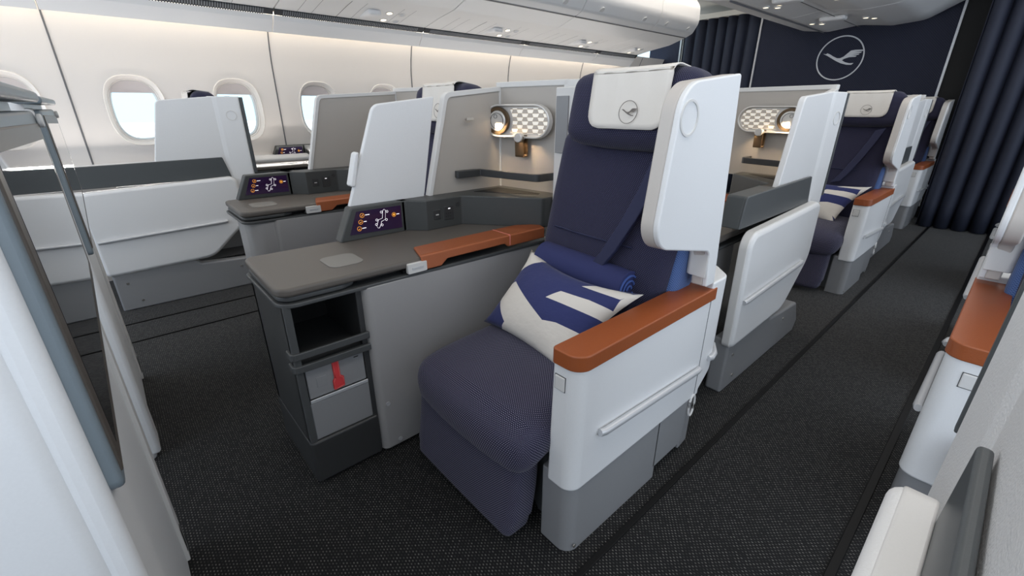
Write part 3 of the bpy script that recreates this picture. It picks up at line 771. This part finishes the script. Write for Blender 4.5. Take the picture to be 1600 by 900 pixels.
def curtain(name, label, x0, x1, y, z0, z1, pitch=.13, amp=.045):
    n = int((x1-x0)/pitch*14); nz = 10; v = []; f = []
    for j in range(nz+1):
        z = z0+(z1-z0)*j/nz
        for i in range(n+1):
            x = x0+(x1-x0)*i/n; ph = (x-x0)/pitch*2*math.pi+.5*math.sin((x-x0)*7+j*.12)
            s = math.sin(ph); s = math.copysign(abs(s)**.8, s)
            a = amp*(1.1-.25*j/nz)
            v.append((x+.35*a*math.cos(ph), y+a*s, z))
    for j in range(nz):
        for i in range(n): f.append([j*(n+1)+i, j*(n+1)+i+1, (j+1)*(n+1)+i+1, (j+1)*(n+1)+i])
    o = obj(name, [(v, f)], 'curtain', ang=180); s = o.modifiers.new('s', 'SOLIDIFY'); s.thickness = .004
    return tag(o, label, 'curtain')
curtain('aisle_curtain', 'dark navy pleated curtain hanging across the right aisle', -.72, 1.9, 7.35, .01, 2.75, .15, .055)
curtain('aisle_curtain', 'narrow navy curtain left of the emblem wall above the front seat', -4.48, -3.25, BY-.02, .01, 2.72, .17, .05)
struct(obj('trim_19', [box(-4.5, -3.2, BY-.1, BY+.02, 2.68, 2.75)], 'ceil'))

# ================================================================== SEATS, CONSOLES, PARTITIONS
ROW = 3.05
s1 = seat((-.625, .80, 0), 'navy cabin seat nearest the camera with raised leg rest, pillow and rolled blanket')
sB = seat((-1.87, .87, 0), 'navy seat hidden behind the partitions with only its white-covered headrest showing', arm=False, wing=False)
dup(s1, (-.655, .80+ROW+.17, 0), 'navy cabin seat further up the aisle with striped pillow by its cognac armrest')
dup(s1, (-.755, .80+2*ROW+.05, 0), 'farthest navy seat beside the aisle curtain with small cognac armrest')
sR = seat((.0, 1.66, 0), 'seat across the aisle on the right whose cognac armrest is nearest', m=-1)
dup(sR, (-.0, 1.66+ROW, 0), 'second seat on the right of the aisle, only armrest showing near the curtain')
sL = seat((-4.07, .04, 0), 'window side seat with a headrest top showing behind the left divider', arm=False, wing=False)

c1 = console((-1.45, .31, 0), 'grey console in front with open cubby, red strap locker and lit control screen')
c2 = console((-2.69, .355, 0.02), 'second grey console beyond the first, with a plain white side and cognac leather edge', cabinet=False, f0=.13, ds=-.17)
c3 = console((-4.42, 1.02, 0.06), 'small grey console by the windows showing only its screen and desk edge', cabinet=False, f0=-.1, ds=-.17)
c4 = console((-1.27, 1.84, 0), 'grey console behind the front seat, under the lamp on the right', m=-1, cabinet=False)
c5 = console((-1.31, 1.84+ROW, 0), 'grey console between the far seat and the bulkhead', m=-1, cabinet=False)

p1, W = partition((-1.89, 1.60, .95), 'warm grey privacy partition with white sliding door behind the front console')
p2, _ = partition((-3.14, 1.68, .96), 'warm grey privacy partition above the second console, left of the sliding door', front=-.68, door=False)
p4, _ = partition((-.83, 3.14, .95), 'partition with lamp seen right of the front seat headrest', m=-1, front=-.3, door=False)
p5, _ = partition((-.86, 3.14+ROW, .95), 'partition behind the far seat near the curtain', m=-1, front=-.3, door=False)
def on_wall(px, py, u, d, m=1):
    ca, sa = math.cos(R(8)), math.sin(R(8)); return px+(u*ca+d*sa)*m, py+u*sa-d*ca
x, y = on_wall(-1.89, 1.60, -.055, .03); lamp((x, y, 1.29), 'oval silver reading lamp glowing beside the front seat headrest')
x, y = on_wall(-3.14, 1.68, -.03, .03); lamp((x, y, 1.30), 'reading lamp partly hidden behind the white sliding door')
x, y = on_wall(-.83, 3.14, .08, .03, -1); lamp((x, y, 1.285), 'reading lamp on the wall right of the front seat wing', m=-1)

sh1 = shell((-3.96, -.18, 0), 'white shell with dark cap in front of the cabin windows at left', pf=.07)
sh2 = shell((-.69, 2.03, 0), 'white shell with slate cap right behind the front seat', wide=1, foot=False)
dup(sh2, (-.72, 2.03+ROW, 0), 'far white shell with slate cap between the far seats')
sh3 = shell((.0, -.16, 0), 'grained white shell in the bottom right corner', m=-1, tex=True, foot=False)
dup(sh3, (.0, -.16+ROW, 0), 'white shell on the right aisle beyond the nearest right armrest')

# ---- backs of the seats in front, seen edge-on at the left
def front_back(loc, label, x0, x1):
    t = thing('seat_back_unit', label, 'seat back', loc, 'backs of the seats ahead carrying the entertainment screens')
    obj('back_shell', [prism('xy', [(x1, -.9), (x1, .0, .03), (x0, .0, .02), (x0, -.9)], .0, 1.37, seg=8)], 'white', t, bevel=.008)
    obj('lower_trim', [prism('xz', [(x0, .02), (x0+.07, .02), (x0+.05, .86), (x0, .90)], -.002, .010)], 'pale_edge', t, bevel=.003)
    obj('floor_notch', [box(x0+.03, x0+.06, .008, .0115, .05, .14)], 'black', t)
    obj('monitor_surround', [prism('xz', [(x1-.16, .02), (x1-.004, .02), (x1-.004, 1.35, .03), (x1-.16, 1.35, .03)], -.02, .018)], 'white', t, bevel=.014, seg=4)
    m_ = obj('monitor_housing', [prism('xz', [(x0+.06, .985, .02), (x1-.02, .87, .02), (x1-.02, 1.345, .03), (x0+.02, 1.345, .03)], -.01, .033)], 'slate', t, bevel=.006)
    obj('monitor_hood', [prism('xz', [(x0-.06, 1.362), (x1-.0, 1.362), (x1, 1.385, .01), (x0-.06, 1.385, .01)], -.04, .045)], 'slate', t, bevel=.008)
    obj('monitor_frame', [prism('xz', [(x0+.09, 1.01), (x1-.035, .895), (x1-.035, 1.33), (x0+.05, 1.32)], .025, .036)], 'bezel', m_, bevel=.003)
    obj('monitor_screen', [prism('xz', [(x0+.13, 1.03), (x1-.065, .925), (x1-.065, 1.305), (x0+.09, 1.29)], .034, .0365)], 'screen', m_, smooth=False)
    obj('monitor_button', [disc((x0+.04, .034, 1.325), (0, 1, 0), .014, .010, 24)], 'pale_edge', m_, bevel=.003)
    return t
front_back((0, -.12, 0), 'nearest seat back at far left edge with bright white side and dark monitor', -1.48, -.66)
front_back((0, -.14, 0), 'second seat back beyond the nearest one with dark monitor frame', -2.86, -2.05)

# ---- pillows and blanket
def pillow(label, corners, thick, loc=(0, 0, 0)):
    """corners: BL, BR, TR, TL in space"""
    BL, BR, TR, TL = [Vector(c) for c in corners]; nrm = (BR-BL).cross(TL-BL).normalized(); n = 26; V = []; F = []; UV = []
    for side in (1, -1):
        base = len(V)
        for i in range(n+1):
            for j in range(n+1):
                u, v = i/n, j/n
                # edges pull inwards between the corners
                uu = u; vv = v; k = .07
                eu = 1-(2*u-1)**2; ev = 1-(2*v-1)**2
                uu = u+(.5-u)*k*ev*1.6*(abs(2*u-1)); vv = v+(.5-v)*k*eu*(3.2 if v > .5 else 1.6)*(abs(2*v-1))
                p = BL*(1-uu)*(1-vv)+BR*uu*(1-vv)+TR*uu*vv+TL*(1-uu)*vv
                h = (max(0, eu)**.55*max(0, ev)**.55)*thick*.5
                h += .004*math.sin(u*9+v*5)*eu*ev
                V.append(tuple(p+nrm*h*side)); UV.append((u, v))
        for i in range(n):
            for j in range(n):
                q = [base+i*(n+1)+j, base+(i+1)*(n+1)+j, base+(i+1)*(n+1)+j+1, base+i*(n+1)+j+1]
                F.append(q if side > 0 else q[::-1])
    o = obj('pillow', [(V, F)], 'pillow', keepuv=UV, loc=loc, ang=180)
    bm = bmesh.new(); bm.from_mesh(o.data); bmesh.ops.remove_doubles(bm, verts=bm.verts, dist=1e-5); bmesh.ops.recalc_face_normals(bm, faces=bm.faces)
    for f in bm.faces: f.smooth = True
    bm.to_mesh(o.data); bm.free()
    return tag(o, label, 'pillow', 'navy and white striped pillows')
PC = [(-1.335, 1.03, .515), (-.86, 1.00, .50), (-.715, 1.22, .78), (-1.30, 1.27, .79)]
pillow('navy pillow with white stripes leaning on the rolled blanket of the front seat', PC, .15)
pillow('navy and white pillow on the seat further up the aisle', PC, .15, (-.03, ROW+.17, 0))
# rolled blanket
V = []; F = []
cy_, cz_ = 1.315, .735
r0 = .07
main = tube([(-1.265, cy_, cz_+.02), (-1.26, cy_, cz_+.02), (-1.05, cy_, cz_+.012), (-.86, cy_, cz_+.0), (-.835, cy_, cz_)], r0, 28)
bl = obj('rolled_blanket', [main], 'navyplain', bevel=.012, ang=60)
tag(bl, 'rolled navy blanket lying against the backrest of the front seat', 'blanket')
sp = []
for k in range(60):
    a = k*.30; r = .010+.0031*k*.30*1.0
    if r > .062: break
    sp.append((-.832, cy_+r*math.cos(a), cz_+r*math.sin(a)))
obj('blanket_spiral', [tube(sp, .0045, 8)], plain('blue blanket edge', srgb(62, 86, 150), .9), bl)
# tag on the pillow bottom
# ================================================================== LIGHT
w = bpy.data.worlds.new('World'); bpy.context.scene.world = w; w.use_nodes = True
w.node_tree.nodes['Background'].inputs[0].default_value = (.74, .85, 1, 1)
w.node_tree.nodes['Background'].inputs[1].default_value = 1.3
def area(name, loc, rot, sx, sy, e, col=(1, 1, 1)):
    l = bpy.data.lights.new(name, 'AREA'); l.shape = 'RECTANGLE'; l.size = sx; l.size_y = sy; l.energy = e; l.color = col
    o = bpy.data.objects.new(name, l); C.objects.link(o); o.location = loc; o.rotation_euler = [R(a) for a in rot]; return o
area('aisle_light_right', (-.2, 2.5, 2.86), (0, 0, 0), .5, 8, 42, (1, .96, .92))
area('aisle_light_left', (-3.4, 3, 2.86), (0, 0, 0), .35, 8, 34, (1, .94, .86))
area('cabin_window_light', (2.15, 2.5, 1.35), (0, 90, 0), 1.0, 8.0, 44, (.86, .93, 1))
area('sill_wash_light', (-4.79, 2.6, .945), (180, 42, 0), .02, 9.0, 40, (1, .95, .9))
area('rear_cabin_light', (-1.5, -2.0, 2.1), (62, 0, 0), 4.5, 1.2, 26, (.86, .92, 1))

# ================================================================== CAMERA
cd = bpy.data.cameras.new('Camera'); cam = bpy.data.objects.new('Camera', cd); C.objects.link(cam)
cam.location = (0, 0, 1.35); cam.rotation_euler = (R(90-22.1), 0, R(48.3))
cd.sensor_width = 36; cd.lens = 36*692/1600; cd.clip_start = .02
sc = bpy.context.scene; sc.camera = cam
sc.view_settings.view_transform = 'Standard'; sc.view_settings.look = 'None'; sc.view_settings.gamma = 1
sc.view_settings.use_curve_mapping = False; sc.view_settings.exposure = 0
